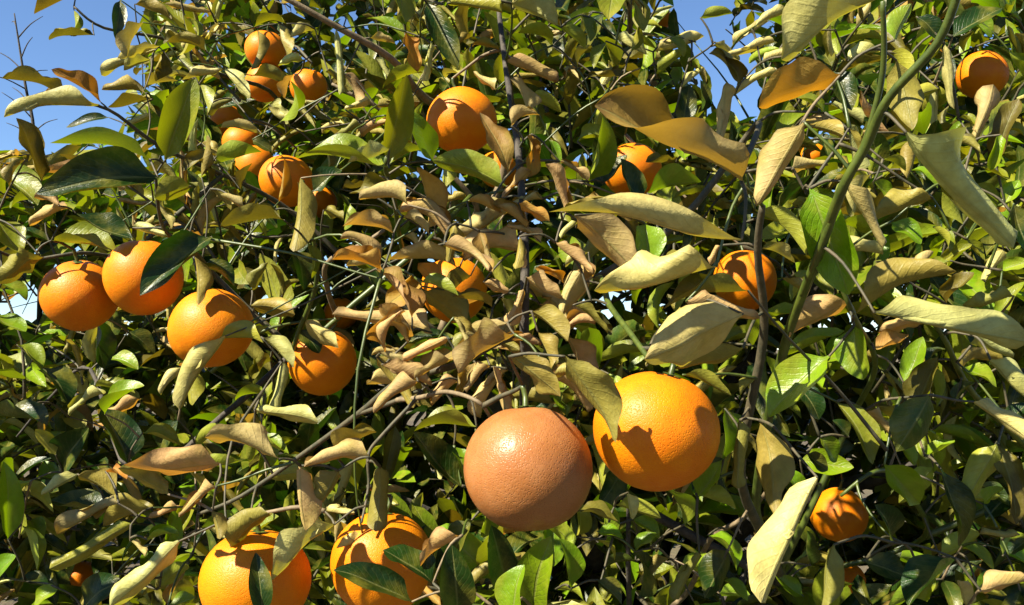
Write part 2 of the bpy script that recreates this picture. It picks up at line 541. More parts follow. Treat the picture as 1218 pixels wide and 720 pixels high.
STEMS = [   # (px, py, depth) from root outwards, radius root, radius tip, material
 ([(930, 690, .98), (905, 640, .78), (890, 560, .68), (905, 400, .63), (900, 300, .59), (907, 245, .57)], .0042, .002, M_TWIG),
 ([(905, 600, .76), (918, 510, .70), (940, 400, .63), (965, 310, .58), (1000, 225, .53), (1030, 170, .51), (1062, 118, .49), (1105, 50, .47), (1142, -15, .45)], .0030, .0021, M_GREEN),
 ([(1008, 212, .53), (1028, 165, .512), (1042, 90, .50), (1050, 2, .48)], .0019, .0014, M_GREEN),
 ([(640, 520, 1.0), (625, 420, .78), (622, 300, .78), (618, 180, .85), (603, 90, .92), (590, -15, 1.0)], .0040, .0024, M_BARK),
 ([(625, 400, .78), (590, 408, .73), (540, 432, .72), (480, 460, .74), (420, 490, .78), (360, 540, .80), (290, 590, .82), (235, 612, .84)], .0030, .0016, M_TWIG),
 ([(500, 465, .735), (462, 520, .72), (440, 545, .71), (435, 580, .70), (430, 622, .69)], .0015, .0010, M_TWIG),
 ([(700, 330, .80), (722, 362, .72), (752, 402, .65), (774, 430, .61)], .0024, .0018, M_GREEN),
 ([(530, 460, .70), (565, 480, .66), (585, 500, .68)], .0016, .0012, M_TAN),
 ([(330, 240, 1.3), (200, 176, 1.18), (130, 131, 1.12), (72, 121, 1.08)], .0032, .0014, M_TWIG),
 ([(330, 120, 1.7), (262, 92, 1.5), (200, 52, 1.4), (125, 34, 1.32), (88, 8, 1.3)], .0034, .0015, M_TWIG),
 ([(600, 180, 1.35), (510, 118, 1.2), (463, 70, 1.12), (393, 27, 1.08), (335, -5, 1.06)], .0050, .0032, M_TAN),
 ([(560, 230, 1.25), (455, 133, 1.22), (420, 114, 1.2), (395, 100, 1.2)], .0036, .0020, M_TAN),
 ([(480, 300, 1.0), (468, 235, .85), (463, 197, .79), (472, 160, .80)], .0026, .0014, M_GREEN),
 ([(350, 420, 1.05), (375, 340, .98), (372, 290, .95), (360, 215, .92)], .0028, .0016, M_GREEN),
 ([(383, 312, .95), (430, 290, .94), (457, 274, .93)], .0024, .0020, M_TAN),
 ([(760, 800, 1.2), (752, 700, .98), (748, 590, .95)], .0036, .0022, M_BARK),
 ([(820, 700, 1.0), (842, 644, .88), (880, 612, .84), (918, 578, .80)], .0026, .0018, M_TAN),
 ([(1010, 500, .85), (1040, 440, .74), (1013, 385, .62), (1000, 340, .60)], .0026, .0014, M_GREEN),
 ([(1100, 640, 1.0), (1075, 570, .80), (1040, 556, .74), (1000, 590, .74)], .0026, .0014, M_GREEN),
 ([(1240, 560, .95), (1160, 470, .78), (1120, 400, .70), (1080, 350, .66)], .0030, .0015, M_GREEN),
 ([(250, 320, 1.05), (232, 300, .95), (195, 270, .9), (185, 210, .85)], .0026, .0014, M_TWIG),
 ([(150, 300, 1.15), (100, 300, 1.08), (30, 310, 1.05), (-20, 290, 1.0)], .0026, .0014, M_TWIG),
 ([(160, 560, 1.0), (110, 440, 1.15), (60, 470, 1.2), (20, 520, 1.2)], .0028, .0014, M_BARK),
 ([(620, 800, .95), (600, 740, .72), (590, 700, .70)], .0030, .0016, M_GREEN),
 ([(900, 150, .75), (880, 210, .6), (870, 170, .58)], .0026, .0014, M_TWIG),
]
for P, r0, r1, m in STEMS:
    pts = [at(*p) for p in P]
    A = np.array(nodes)
    j = np.argmin(np.linalg.norm(A - pts[0] - np.array([0, .1, -.05]), axis=1))
    dist = np.linalg.norm(A[j] - pts[0])
    if dist > .02:
        mid = (A[j] + pts[0]) / 2 + np.array([0, 0, -.03 * dist])
        pts = [A[j], mid] + pts
    rad = list(np.linspace(r0 * (1.4 if dist > .02 else 1), r1, len(pts)))
    pts = [p + (RNG.normal(0, .0025, 3) if 0 < k < len(pts) - 1 else 0) for k, p in enumerate(pts)]
    tube_object('branch', pts, rad, m, tree, 5, 8)
    add_nodes(smooth_path(pts, [1] * len(pts), 4)[0][3:], .02)

# leaves read off the photograph: base px, tip px, seen width px, kind, depth dm, [roll, turn, bend]
# turn: 0 upper side faces the viewer, 90 faces up (or right), 180 underside faces the viewer
LEAVES = """
90 -3 40 17 20 k 13 1.5 110|112 42 58 48 13 k 13 3 110|88 12 88 38 12 y 13|143 0 137 47 17 g 12 .6 20|120 122 60 82 21 o 11 1 60
80 115 0 93 19 k 11 1.4 100|118 125 3 140 24 p 10.5 2.4 120|80 118 45 116 13 d 11.2|50 215 19 140 26 k 10 1 40|188 211 40 231 48 g 8 1.3 35
178 190 57 170 24 y 8.2 1.4 110|197 190 233 93 38 y 8.4 1 15|185 60 120 90 14 p 13 3 120|190 55 137 78 16 p 13 2.5 120|182 118 128 128 17 k 12 2 100
130 140 78 152 11 g 12|228 222 183 236 32 y 8.6 .5 150|180 70 147 84 13 p 13 2 110|195 62 185 97 20 k 13 1 30|-5 205 45 245 30 y 10 1 50
170 105 212 96 14 p 13.5 2|205 75 232 84 14 y 13 2|215 60 240 40 12 p 14 2|150 150 180 137 12 p 12 2 110|165 120 190 140 12 k 12.5 2|160 5 205 25 14 k 13.5 2
462 195 484 88 34 y 7.6 1 15|515 192 485 130 27 b 8 .6 30|602 222 512 190 32 y 9 1 150|463 200 350 189 32 y 7.6 .9 60|463 178 413 194 25 p 7.5 1.6 140
463 195 507 178 24 y 8 1 60|372 228 407 202 24 g 9|480 224 415 230 26 k 8.4 1 60|513 50 503 97 20 p 10 5 170|400 36 404 113 11 p 10 4 150
478 -18 482 27 40 y 9 .5 40|532 4 598 14 26 y 8 3 150|507 3 545 82 28 g 9.5 .8 30|605 207 570 133 30 d 10 .8 40|483 38 497 86 20 o 10 1 30
590 107 563 85 16 p 10.5 2 140|362 72 330 78 22 p 12 1.5 120|320 124 343 147 20 p 12 1 150|375 35 345 45 14 p 12 3 130|440 45 470 52 14 p 11 3 120
882 216 707 126 50 d 5.2 2.6 62 .2|852 172 864 97 21 d 6.5 2.8 150|777 62 838 43 17 p 10 2 130|730 42 770 65 13 p 10 2 140|780 88 818 60 18 y 10 2 120
812 152 820 100 24 g 9.5 .5 20|835 135 833 95 13 g 9.5 1 50|810 104 838 80 10 p 9.5 3 140|700 216 717 138 27 b 9 .9 40|602 72 665 97 28 d 8.5 3.4 150
630 140 606 93 22 d 8.6 1.4 130|608 150 645 136 24 d 8.4 2 120 1.2|632 160 628 212 18 o 8.4 1.6 60|597 236 632 203 20 d 8.2 3 150|665 192 700 215 17 d 8.6 4 140
800 142 760 124 20 y 9.5 1 80|833 21 872 16 13 y 9 1 150|862 68 922 50 14 p 8.5 3 120|873 114 927 85 12 p 8.5 3 120|880 100 841 60 16 k 8.5 2 60 1.5
870 58 915 25 12 p 9 3 120|770 230 835 216 28 b 8.5 .8 110|755 -4 766 38 28 y 9.5 .6 40|667 33 697 58 15 y 10 1.6 120|690 18 702 50 16 y 10 1 40
608 4 664 29 28 p 8 1.8 140|660 -4 620 12 24 y 8.5 1.6 130|820 70 832 84 10 y 9.5|850 50 880 72 12 p 9 2|900 30 935 12 12 p 8.5 2.5 120|905 75 950 60 12 p 8.5 2.5 120
1068 -14 928 72 56 p 4.4 1.6 150 .3|999 90 902 128 66 o 5.6 .6 150|957 146 899 246 38 d 5.4 2.2 150 .5|942 200 986 197 20 d 6 1.5 130|952 150 1006 162 34 k 5.6 2.4 140 1.2
1064 48 1084 4 26 b 6 .9 150|1066 72 1086 156 42 k 6.2 .5 165|1078 158 1206 296 46 p 4.9 2.6 160 .4|1158 168 1182 100 25 d 7.5 2.8 150|1123 52 1135 130 14 p 7.5 3 160
1183 192 1212 116 24 k 7.6 1.2 30|1133 44 1192 10 24 g 8 .7 60|1165 197 1201 214 21 y 7.6 .8 60|1195 242 1212 214 20 b 7.6 .8 30|1125 165 1168 184 19 k 7.2 2 120
992 86 1013 132 28 g 6.2 .6 30|1050 190 1078 204 16 y 7 1 110|1010 152 1021 188 18 k 6|960 232 998 242 24 b 6 1.6 60|1200 60 1222 100 18 y 8.5|1090 20 1120 50 20 g 7.5|1150 20 1180 45 18 b 8.5
1140 140 1165 152 20 y 7.6|1195 150 1222 165 20 y 7.6|1040 215 1062 235 22 b 7|1155 220 1185 250 22 y 7.4 1 50|1130 215 1150 245 20 b 7.4
252 282 166 352 38 g 8.4 1 55|62 286 140 301 30 y 9.6 1 60|90 254 158 284 34 g 9.4 .6 50|82 248 35 269 24 d 9.4 1.6 110|157 271 196 279 22 p 9 2.2 140
338 262 262 268 34 k 8.2 1.4 125|232 304 236 364 20 k 8.8 1.3 140|238 320 281 342 22 g 9 1.4 60 1|300 346 319 312 20 k 10.1|268 400 213 488 26 p 8.4 3.2 160
262 402 314 408 22 y 8.4 1.2 110|-5 260 26 302 36 y 9.6 .8 40|47 304 -2 338 38 k 9.6 1 130|2 336 32 358 26 b 10|-8 374 31 395 27 b 10 .8 50
118 378 124 440 30 g 10.5|113 460 161 468 14 y 11|50 438 82 482 30 g 11 .6 40|152 395 185 420 20 g 11|20 410 50 440 22 y 11|130 425 165 440 18 b 11.5|200 300 180 325 18 d 9
358 212 350 302 26 k 8.6 1.6 150|350 298 362 346 28 g 8.8 1 40|366 288 371 332 13 y 8.7 1|298 364 352 375 36 k 10.0 1.4 130|300 402 320 388 20 p 8.5 2
313 402 350 438 24 p 8.2 1.4 140|336 430 320 486 24 p 8.2 3.4 165|362 380 403 414 22 p 10.1 1.2 120|358 392 380 421 26 g 10.2 .6 30|514 396 394 374 24 d 7.6 3.4 140 .4
546 320 461 309 25 d 7.8 2 120 .7|502 334 459 366 28 o 7.9 1 30 .5|622 298 545 312 34 d 7.6 2.4 130 1.3|608 244 543 286 22 d 7.8 3.6 150|528 345 497 313 32 o 8 1 150
500 336 546 352 17 y 7.7 1.4 120|586 366 538 353 24 k 7.8 .8 110|532 402 479 430 26 d 7 4.4 150|542 420 492 452 36 d 7 1.8 60|612 398 544 446 46 d 6.8 1.2 140
497 454 443 492 25 d 6.9 2.2 120|586 384 538 422 26 k 7.2 2 140|492 448 449 418 13 d 7.1 1.4 120|575 336 606 347 20 d 7.6 1.6|624 344 603 388 18 d 7.5 2.2 150|505 346 556 392 46 k 8.2 .7 150
470 250 500 262 20 k 9|520 240 555 232 20 k 9.2 2|480 280 498 295 18 p 9.4|385 250 410 262 16 k 9.4|405 225 440 218 16 k 9|430 320 450 345 12 g 10
882 286 652 252 38 p 5 2.3 120 .2|684 256 766 332 44 d 6.2 .7 155|766 266 771 320 48 b 6.6 .5 25|852 318 706 346 50 p 5.4 1.5 95 .3|890 346 788 368 28 k 5.6 1.2 110
884 374 766 428 66 p 5.2 1 130|816 359 904 379 24 d 5.4 2 130|884 414 804 438 27 k 5.8 1 125|812 446 871 471 17 y 6.2 1.4 130|672 424 733 528 42 k 5.65 1 150
626 330 670 356 28 d 7.2 1.4 130|692 322 668 376 28 d 7.2 2 140 1|632 370 676 406 30 k 7 1.4 140|613 284 623 322 18 d 7.7 2|688 264 667 284 17 p 7.4 3|608 424 667 472 38 k 5.75 .7 150
858 292 844 316 14 d 6|905 296 946 313 16 p 6 1.5 110|700 300 672 318 16 p 8|640 395 655 440 26 k 7|655 450 690 440 24 k 6.6 1|695 250 720 240 16 k 7
964 224 1010 352 50 b 5.8 .9 -10|1016 388 1027 453 42 b 6 .5 -40|986 424 914 497 46 b 6 .5 45|1014 376 1140 322 38 k 5.8 1.2 120|1040 372 1224 408 34 p 5.3 2.6 150 .2
1010 360 938 402 36 d 6.2 1 130|1008 218 1050 296 20 p 5.8 2.6 150|1110 236 1034 266 34 k 6 1 120|898 250 961 306 22 y 6.4 1.4 110|1075 456 1098 400 24 b 7 .7 40
1080 490 1116 424 30 k 6.8 .8 40|1125 362 1159 324 25 k 7 1 60|1206 352 1144 363 19 k 7 1.4 100|1145 437 1186 461 21 b 7.2 .7 60|1178 428 1224 476 28 p 6.6 3 150
1160 400 1206 426 21 p 6.8 2.6 140|1192 322 1224 311 20 b 7.4|1184 382 1220 334 18 b 7.2|1206 242 1224 302 26 g 7.2 .7 30|1098 384 1044 396 22 d 6.6 1.2 130|1040 416 1081 398 23 d 6.6 1.4 60
1075 331 1111 299 20 d 7 3.4 150|1060 264 1096 291 24 b 7.4|1110 270 1130 300 18 y 8|1150 285 1172 310 18 y 8|1130 310 1100 330 18 y 7.5|1135 480 1160 455 22 g 7.5|930 330 960 350 20 k 7|1100 430 1125 415 20 g 7.4
262 552 146 553 34 d 6.5 1 130|200 588 140 557 34 k 6.6 .9 120|140 592 92 566 32 k 8.4 1 120|126 561 151 571 16 o 8.3|141 599 67 636 25 d 8 4.4 150|181 604 122 626 34 k 8.2 1.2 120
156 624 58 677 24 y 7.8 4.2 160|213 644 130 724 38 p 7.0 1.7 130|258 578 212 616 30 d 6.45 4 140|332 546 242 520 30 d 6.3 1.6 120|10 642 4 548 26 b 8.4 .8 30|25 624 44 682 21 y 8.4
152 552 121 486 40 g 9 .6 40|75 562 106 508 36 g 9.2 .6 40|-2 495 56 506 24 g 9.4 1 60|92 564 49 589 15 p 8.6 3 140|126 604 60 595 26 g 8.6|98 724 147 690 36 g 8.4 .7 40
175 642 213 634 14 b 7.8 2|155 644 173 662 18 p 7.9 2|253 608 262 642 20 k 6.5 2 150|275 652 321 610 30 k 6.9 1.2 130|313 732 304 656 27 g 6.6 .6 20|170 515 216 531 25 y 9|200 720 232 711 18 b 8
212 500 190 535 24 g 9.6|240 590 225 560 20 k 8.4|20 690 60 700 26 g 8.6|-4 690 20 660 22 b 8.6|160 700 185 680 22 g 8.6|70 700 40 722 24 b 8.4|230 660 250 690 24 g 8.4
303 488 379 503 23 p 8 1.8 130|402 546 449 512 34 k 6.6 1.6 140 .8|440 544 360 556 34 d 6.5 2.4 120 .5|357 554 363 632 28 d 6.5 2 150|402 560 377 604 27 k 6.55 1.6 140
452 556 447 634 30 k 6.8 3.2 165|386 608 422 610 20 p 7 3.6 150|432 640 400 652 16 p 7 2 140|398 624 321 692 36 p 6.8 2.6 140|567 508 491 513 23 y 6.6 1 60|549 578 491 514 34 g 6.8 .8 40
540 530 553 576 17 b 6.9|515 694 455 654 33 g 6.5 .6 40|490 716 396 678 32 g 6.3 .7 50|550 637 499 674 23 d 6.6 1.4 120|545 734 537 646 42 g 6.2 .8 20|612 724 584 624 38 g 6.3 .7 20
608 740 624 671 56 b 5.8 .4 -35|634 724 656 636 46 b 6.2 .7 -35|298 526 344 540 18 y 8|296 642 332 614 18 y 7.6|560 620 540 660 34 g 7|680 700 665 640 24 b 7.4|580 600 575 640 26 b 7
880 500 877 582 24 k 6.4 4 165|830 592 858 548 28 b 6.8|828 588 876 606 19 y 6.8 1.4 110|862 486 860 548 24 b 6.8|688 608 737 622 38 k 7 .8 50|832 658 800 714 24 k 6.8 3.6 160
866 654 838 712 40 g 7 .6 40|747 586 753 618 14 p 7.6 2|755 656 783 634 25 b 7.8|710 632 742 641 22 b 7.8|972 568 905 718 42 p 5.4 2.6 155|904 500 922 616 46 k 6.2 .9 165
995 478 1039 554 29 y 6.4 .8 30|1030 488 1062 522 17 d 6.6 2|1106 470 1066 538 44 g 6.2 .7 150|1052 553 1094 600 34 b 6.2 1.2 0|1100 542 1136 524 25 b 6.8|1119 558 1141 652 29 g 6.6 .7 30
1186 528 1148 598 32 y 6.6 1.2 140|1187 528 1209 626 28 k 6.6 1 40|1158 478 1222 522 28 p 6.2 3.6 150|1212 636 1165 635 14 k 6.8 4 140|992 648 977 726 25 k 6 1.6 150
1028 668 1082 686 38 g 6.6 .7 50|1136 664 1080 722 46 g 6.2 .8 40|1166 702 1224 690 29 d 6.2 1.2 120|1150 722 1140 690 22 p 6.4 2 150|960 540 985 560 22 g 7|975 520 995 550 22 b 7
1060 640 1040 600 26 g 7|1200 660 1222 640 24 g 7|1170 600 1195 580 22 b 7.2|1010 520 990 500 22 g 7|950 460 975 500 24 g 7|900 450 880 470 18 k 6.4|1200 500 1222 480 22 g 7|860 690 890 715 26 b 7|710 690 740 720 28 g 7.4
306 34 298 84 14 k 14|332 28 346 72 16 k 14|300 90 346 101 20 k 13.5 2|312 160 262 152 13 p 12.5 3|255 196 312 181 22 y 12 1.2 110|300 166 323 180 22 g 12|332 240 338 188 13 o 11 1 30|360 256 354 216 14 k 11
286 226 300 194 12 k 12 2|560 328 518 352 32 k 9 1 150|578 354 544 374 28 d 8.6 1.6|762 242 738 188 30 g 9|718 218 746 184 26 g 9.4|280 118 250 138 12 k 13 2|345 150 318 128 16 p 12 1.5|350 88 338 118 14 d 13|240 170 262 188 14 k 12.5
400 200 376 222 18 g 10|250 225 275 250 18 k 9.4 2|290 245 262 232 16 d 9.2 2|120 205 150 225 16 d 9 2|30 190 10 225 18 k 9.6|70 245 40 235 16 d 9.2|410 130 440 118 14 p 10.5 3|430 150 400 165 14 k 10.5 2|540 60 560 40 14 k 10 2
"""
RING = []          # hero leaves: (base, tip) for the collision test of the filler
def parse_leaves():
    out = []
    for tok in LEAVES.replace('\n', '|').split('|'):
        t = tok.split()
        if not t: continue
        bx, by, tx, ty, w = map(float, t[:5])
        k = t[5]; d = float(t[6]) / 10
        defaults = {'g': (.7, 45, .5), 'b': (.7, 50, .5), 'y': (1.0, 70, .5), 'k': (1.4, 110, .5), 'p': (2.2, 130, .4), 'd': (1.8, 125, .5), 'o': (1.0, 60, .5)}[k]
        ex = [float(x) for x in t[7:]]
        roll, turn, bend = [ex[i] if i < len(ex) else defaults[i] for i in range(3)]
        out.append((bx, by, tx, ty, w, k, d, roll, turn, bend))
    return out

def extra_leaves():
    r = random.Random(21)
    out = []
    zones = [   # polygon box, count, depth range, kinds, length px
        ((445, 235, 700, 480), 64, (.70, .84), 'ddddddko', (38, 78)),
        ((150, 20, 620, 260), 52, (1.0, 1.3), 'kkpdyyb', (30, 56)),
        ((930, 20, 1215, 330), 26, (.72, .92), 'byykp', (36, 62)),
        ((930, 400, 1215, 715), 34, (.72, .92), 'bbyygk', (36, 66)),
        ((640, 600, 930, 715), 20, (.75, .92), 'bbygk', (34, 60)),
        ((10, 430, 330, 715), 30, (.86, 1.05), 'kdpyyb', (34, 60)),
        ((620, 10, 830, 170), 24, (.95, 1.15), 'byykp', (30, 52)),
    ]
    for (x0, y0, x1, y1), n, dr, kinds, lr in zones:
        k = 0
        while k < n:
            x, y = r.uniform(x0, x1), r.uniform(y0, y1)
            a = r.uniform(0, 6.283); l = r.uniform(*lr); d = r.uniform(*dr)
            tx, ty = x + math.cos(a) * l, y + abs(math.sin(a)) * l * (1 if r.random() < .6 else -1)
            bad = any((px - fx) ** 2 + (py - fy) ** 2 < (fr * 1.02) ** 2 and d < fd for px, py in ((x, y), ((x + tx) / 2, (y + ty) / 2), (tx, ty)) for c, rm, fx, fy, fr, fd in fruit)
            k += 1
            if bad and r.random() < .93: continue
            kd = r.choice(kinds)
            roll = {'d': (1.4, 4.2), 'k': (1.0, 3.4), 'p': (1.6, 4.2), 'o': (.8, 1.8)}.get(kd, (.5, 1.3))
            out.append((x, y, tx, ty, l * r.uniform(.26, .48), kd, d, r.uniform(*roll), r.uniform(20, 165), r.choice([.4, .5, .9, 1.3])))
    return out

leaf_bases = []
hero_count = {'leaf': 0, 'dry_leaf': 0}
NU, NV = 21, 13
for li, (bx, by, tx, ty, wpx, kind, d, roll, turn, bend) in enumerate(parse_leaves() + extra_leaves()):
    RNG = np.random.default_rng(1000 + li)
    Lpx = math.hypot(tx - bx, ty - by)
    Lm = Lpx * d / F
    lean = RNG.uniform(-.45, .25) * Lm
    base = at(bx, by, d - lean * .4)
    tip = at(tx, ty, d + lean * .6)
    a = unit(tip - base); L = np.linalg.norm(tip - base)
    view = unit(CAM - (base + tip) / 2)
    n0 = unit(view - a * (view @ a))
    q = np.cross(a, n0)
    if q @ (RIGHT * .35 + UP) < 0: q = -q
    t = math.radians(turn + RNG.uniform(-20, 20))
    n = math.cos(t) * n0 + math.sin(t) * q
    bvec = np.cross(n, a)
    asym = RNG.uniform(-.35, .35) if kind not in DRY_KINDS or roll > 3 else RNG.choice([-1, 1]) * RNG.uniform(.2, .75)
    if kind in DRY_KINDS and roll < 3: roll *= 1.25
    rl, rr = roll * (1 + asym), roll * (1 - asym)
    dryk = kind in DRY_KINDS
    fold = RNG.uniform(.1, .35) if not dryk else RNG.uniform(.0, .25)
    wave = RNG.uniform(.01, .025) if not dryk else RNG.uniform(.03, .075)
    bend_s = bend * RNG.choice([1, 1, -.6]) if bend <= .6 else bend
    twist = RNG.uniform(-.35, .35) * (1 + dryk)
    ph = RNG.uniform(0, 6.28); te = RNG.uniform(.78, .95)
    w = wpx * d / F / L * 1.2
    cone = RNG.choice([-1, 1]) * RNG.uniform(.15, .7) if dryk else RNG.uniform(-.2, .2)
    blunt = RNG.uniform(.40, .55) if roll > 2.9 and not dryk else (RNG.uniform(.40, .58) if roll > 2.9 else RNG.uniform(.62, .88)) if dryk else RNG.uniform(.7, .9)
    one = lambda x: np.array([float(x)])
    for it in range(3):
        G, _ = leaf_grid(1, one(w), one(rl), one(rr), one(fold), one(bend_s), one(twist), one(wave), one(ph), one(cone), one(blunt), NU, NV, one(te))
        loc = G[0] * L
        P = base + loc[..., :1] * a + loc[..., 1:2] * bvec + loc[..., 2:] * n
        s = (P.reshape(-1, 3) - base) @ unit(np.cross(a, n0))
        mid = P[NU // 3: 2 * NU // 3 + 1].reshape(-1, 3)
        ss = (mid - base) @ unit(np.cross(a, n0))
        ext = (ss.max() - ss.min()) * F / d
        w = min(w * np.clip(wpx / max(ext, 1), .5, 2), .78)
    leaf_object(P.reshape(-1, 3), kind, NU, NV, tree, base)
    hero_count['dry_leaf' if dryk else 'leaf'] += 1
    leaf_bases.append(base)
RNG = np.random.default_rng(77)
print('hero leaves', hero_count)

# twigs: grow from the branches to every leaf base and fruit stalk, nearest first
spare_twigs = []
def grow_twigs():
    targets = [(p, .0009) for p in leaf_bases] + [(p, .0016) for p in fruit_tops]
    T = np.array([p for p, r in targets]); left = list(range(len(T)))
    A = np.array(nodes)
    FR = np.array([(f[2], f[3], (f[4] * 1.05) ** 2, f[5] + f[1]) for f in fruit])
    def cost(S, t):
        c = np.linalg.norm(S - t, axis=1) + .5 * np.clip((t - S) @ FWD, 0, 1)        # prefer to come from behind
        near = np.argsort(c)[:60]
        out = np.full(len(S), 9.0)
        for f in (0., .35, .65, .9):
            x, y, d = project(S[near] + (t - S[near]) * f)
            hit = ((x[:, None] - FR[:, 0]) ** 2 + (y[:, None] - FR[:, 1]) ** 2 < FR[:, 2]) & (d[:, None] < FR[:, 3])
            c[near] += .25 * hit.sum(1)
        out[near] = c[near]
        return out
    best = np.zeros(len(T)); src = []
    for i, t in enumerate(T):
        c = cost(A, t); k = c.argmin()
        best[i] = c[k]; src.append(A[k])
    grown = []
    while left:
        k = min(left, key=lambda i: best[i])
        left.remove(k)
        t, r = T[k], targets[k][1]
        s0 = src[k]
        dist = np.linalg.norm(t - s0)
        if dist > .004:
            sag = RNG.normal(0, .045 if dist < .1 else .085, 3) * dist
            pts = [s0, s0 + (t - s0) * .35 + sag * .8 + np.array([0, 0, .08 * dist]), s0 + (t - s0) * .72 + sag * .6 + np.array([0, 0, .04 * dist]), t]
            mt = M_GREEN if RNG.random() < .3 else (M_TWIG if RNG.random() < .85 else M_TAN)
            grown.append((dist / project(t)[2], pts, [r * (1.3 + 2 * dist), r * (1.1 + dist), r, r * .85], mt))
            new = smooth_path(pts, [1] * 4, 3)[0][2:]
            for i in left:
                if np.linalg.norm(new - T[i], axis=1).min() >= best[i]: continue
                dd = cost(new, T[i])
                j = dd.argmin()
                if dd[j] < best[i]: best[i] = dd[j]; src[i] = new[j]
    grown.sort(key=lambda g: -g[0])
    for _, pts, rad, mt in grown[:300]:
        tube_object('twig', pts, rad, mt, tree, 3, 6)
    for _, pts, rad, mt in grown[300:]:
        spare_twigs.append(tube(*smooth_path(pts, rad, 3), 6))
    print('twigs', len(grown))
grow_twigs()

# ------------------------------------------------------------------ filler sprigs deeper in the crown
def in_poly(x, y, poly):
    inside = np.zeros(np.shape(x), bool)
    n = len(poly)
    for i in range(n):
        x0, y0 = poly[i]; x1, y1 = poly[(i + 1) % n]
        c = ((y0 > y) != (y1 > y)) & (x < (x1 - x0) * (y - y0) / (y1 - y0 + 1e-9) + x0)
        inside ^= c
    return inside
# openings in the crown (photograph pixels): the crown's upper left shoulder and a notch near the top
GAPS = [
 [(-700, -500), (150, -500), (165, 10), (175, 60), (140, 110), (150, 150), (70, 178), (-30, 185), (-300, 150), (-700, 100)],
 [(805, -500), (862, -500), (868, 20), (850, 60), (905, 95), (900, 140), (868, 140), (838, 105), (812, 40)],
]
HOLES = [(34, 368, 20), (330, 100, 9), (343, 14, 13), (404, 45, 8), (440, 66, 11), (362, 143, 7), (1195, 62, 10), (730, 437, 7), (1128, 135, 7), (745, 520, 0)]
def front_depth(px, py):
    x = (px - 640) / 640; y = (py - 360) / 360
    return 0.94 + 0.06 * x * x - .08 * np.clip((px - 900) / 200, 0, 1) + np.where(y < 0, 0.30 * y * y, 0.02 * y) + np.where(px < 560, 0.14, 0.0) * np.clip((560 - px) / 200, 0, 1)

# hollows in the crown between the leafy shoots: pixel, depth, radius m
HOLLOWS = [(475, 300, 1.2, .12), (455, 440, 1.15, .12), (330, 330, 1.25, .09), (240, 470, 1.2, .11), (520, 590, 1.05, .11), (1045, 650, 1.0, .10), (665, 330, 1.15, .10),
           (140, 440, 1.25, .09), (700, 640, 1.05, .09), (690, 170, 1.3, .10), (960, 440, 1.05, .08), (830, 620, 1.05, .07), (60, 560, 1.15, .07), (380, 590, 1.05, .08),
           (1020, 120, 1.2, .06), (440, 200, 1.3, .06), (1130, 590, 1.0, .06)]
HOL = [(at(x, y, d), r) for x, y, d, r in HOLLOWS]

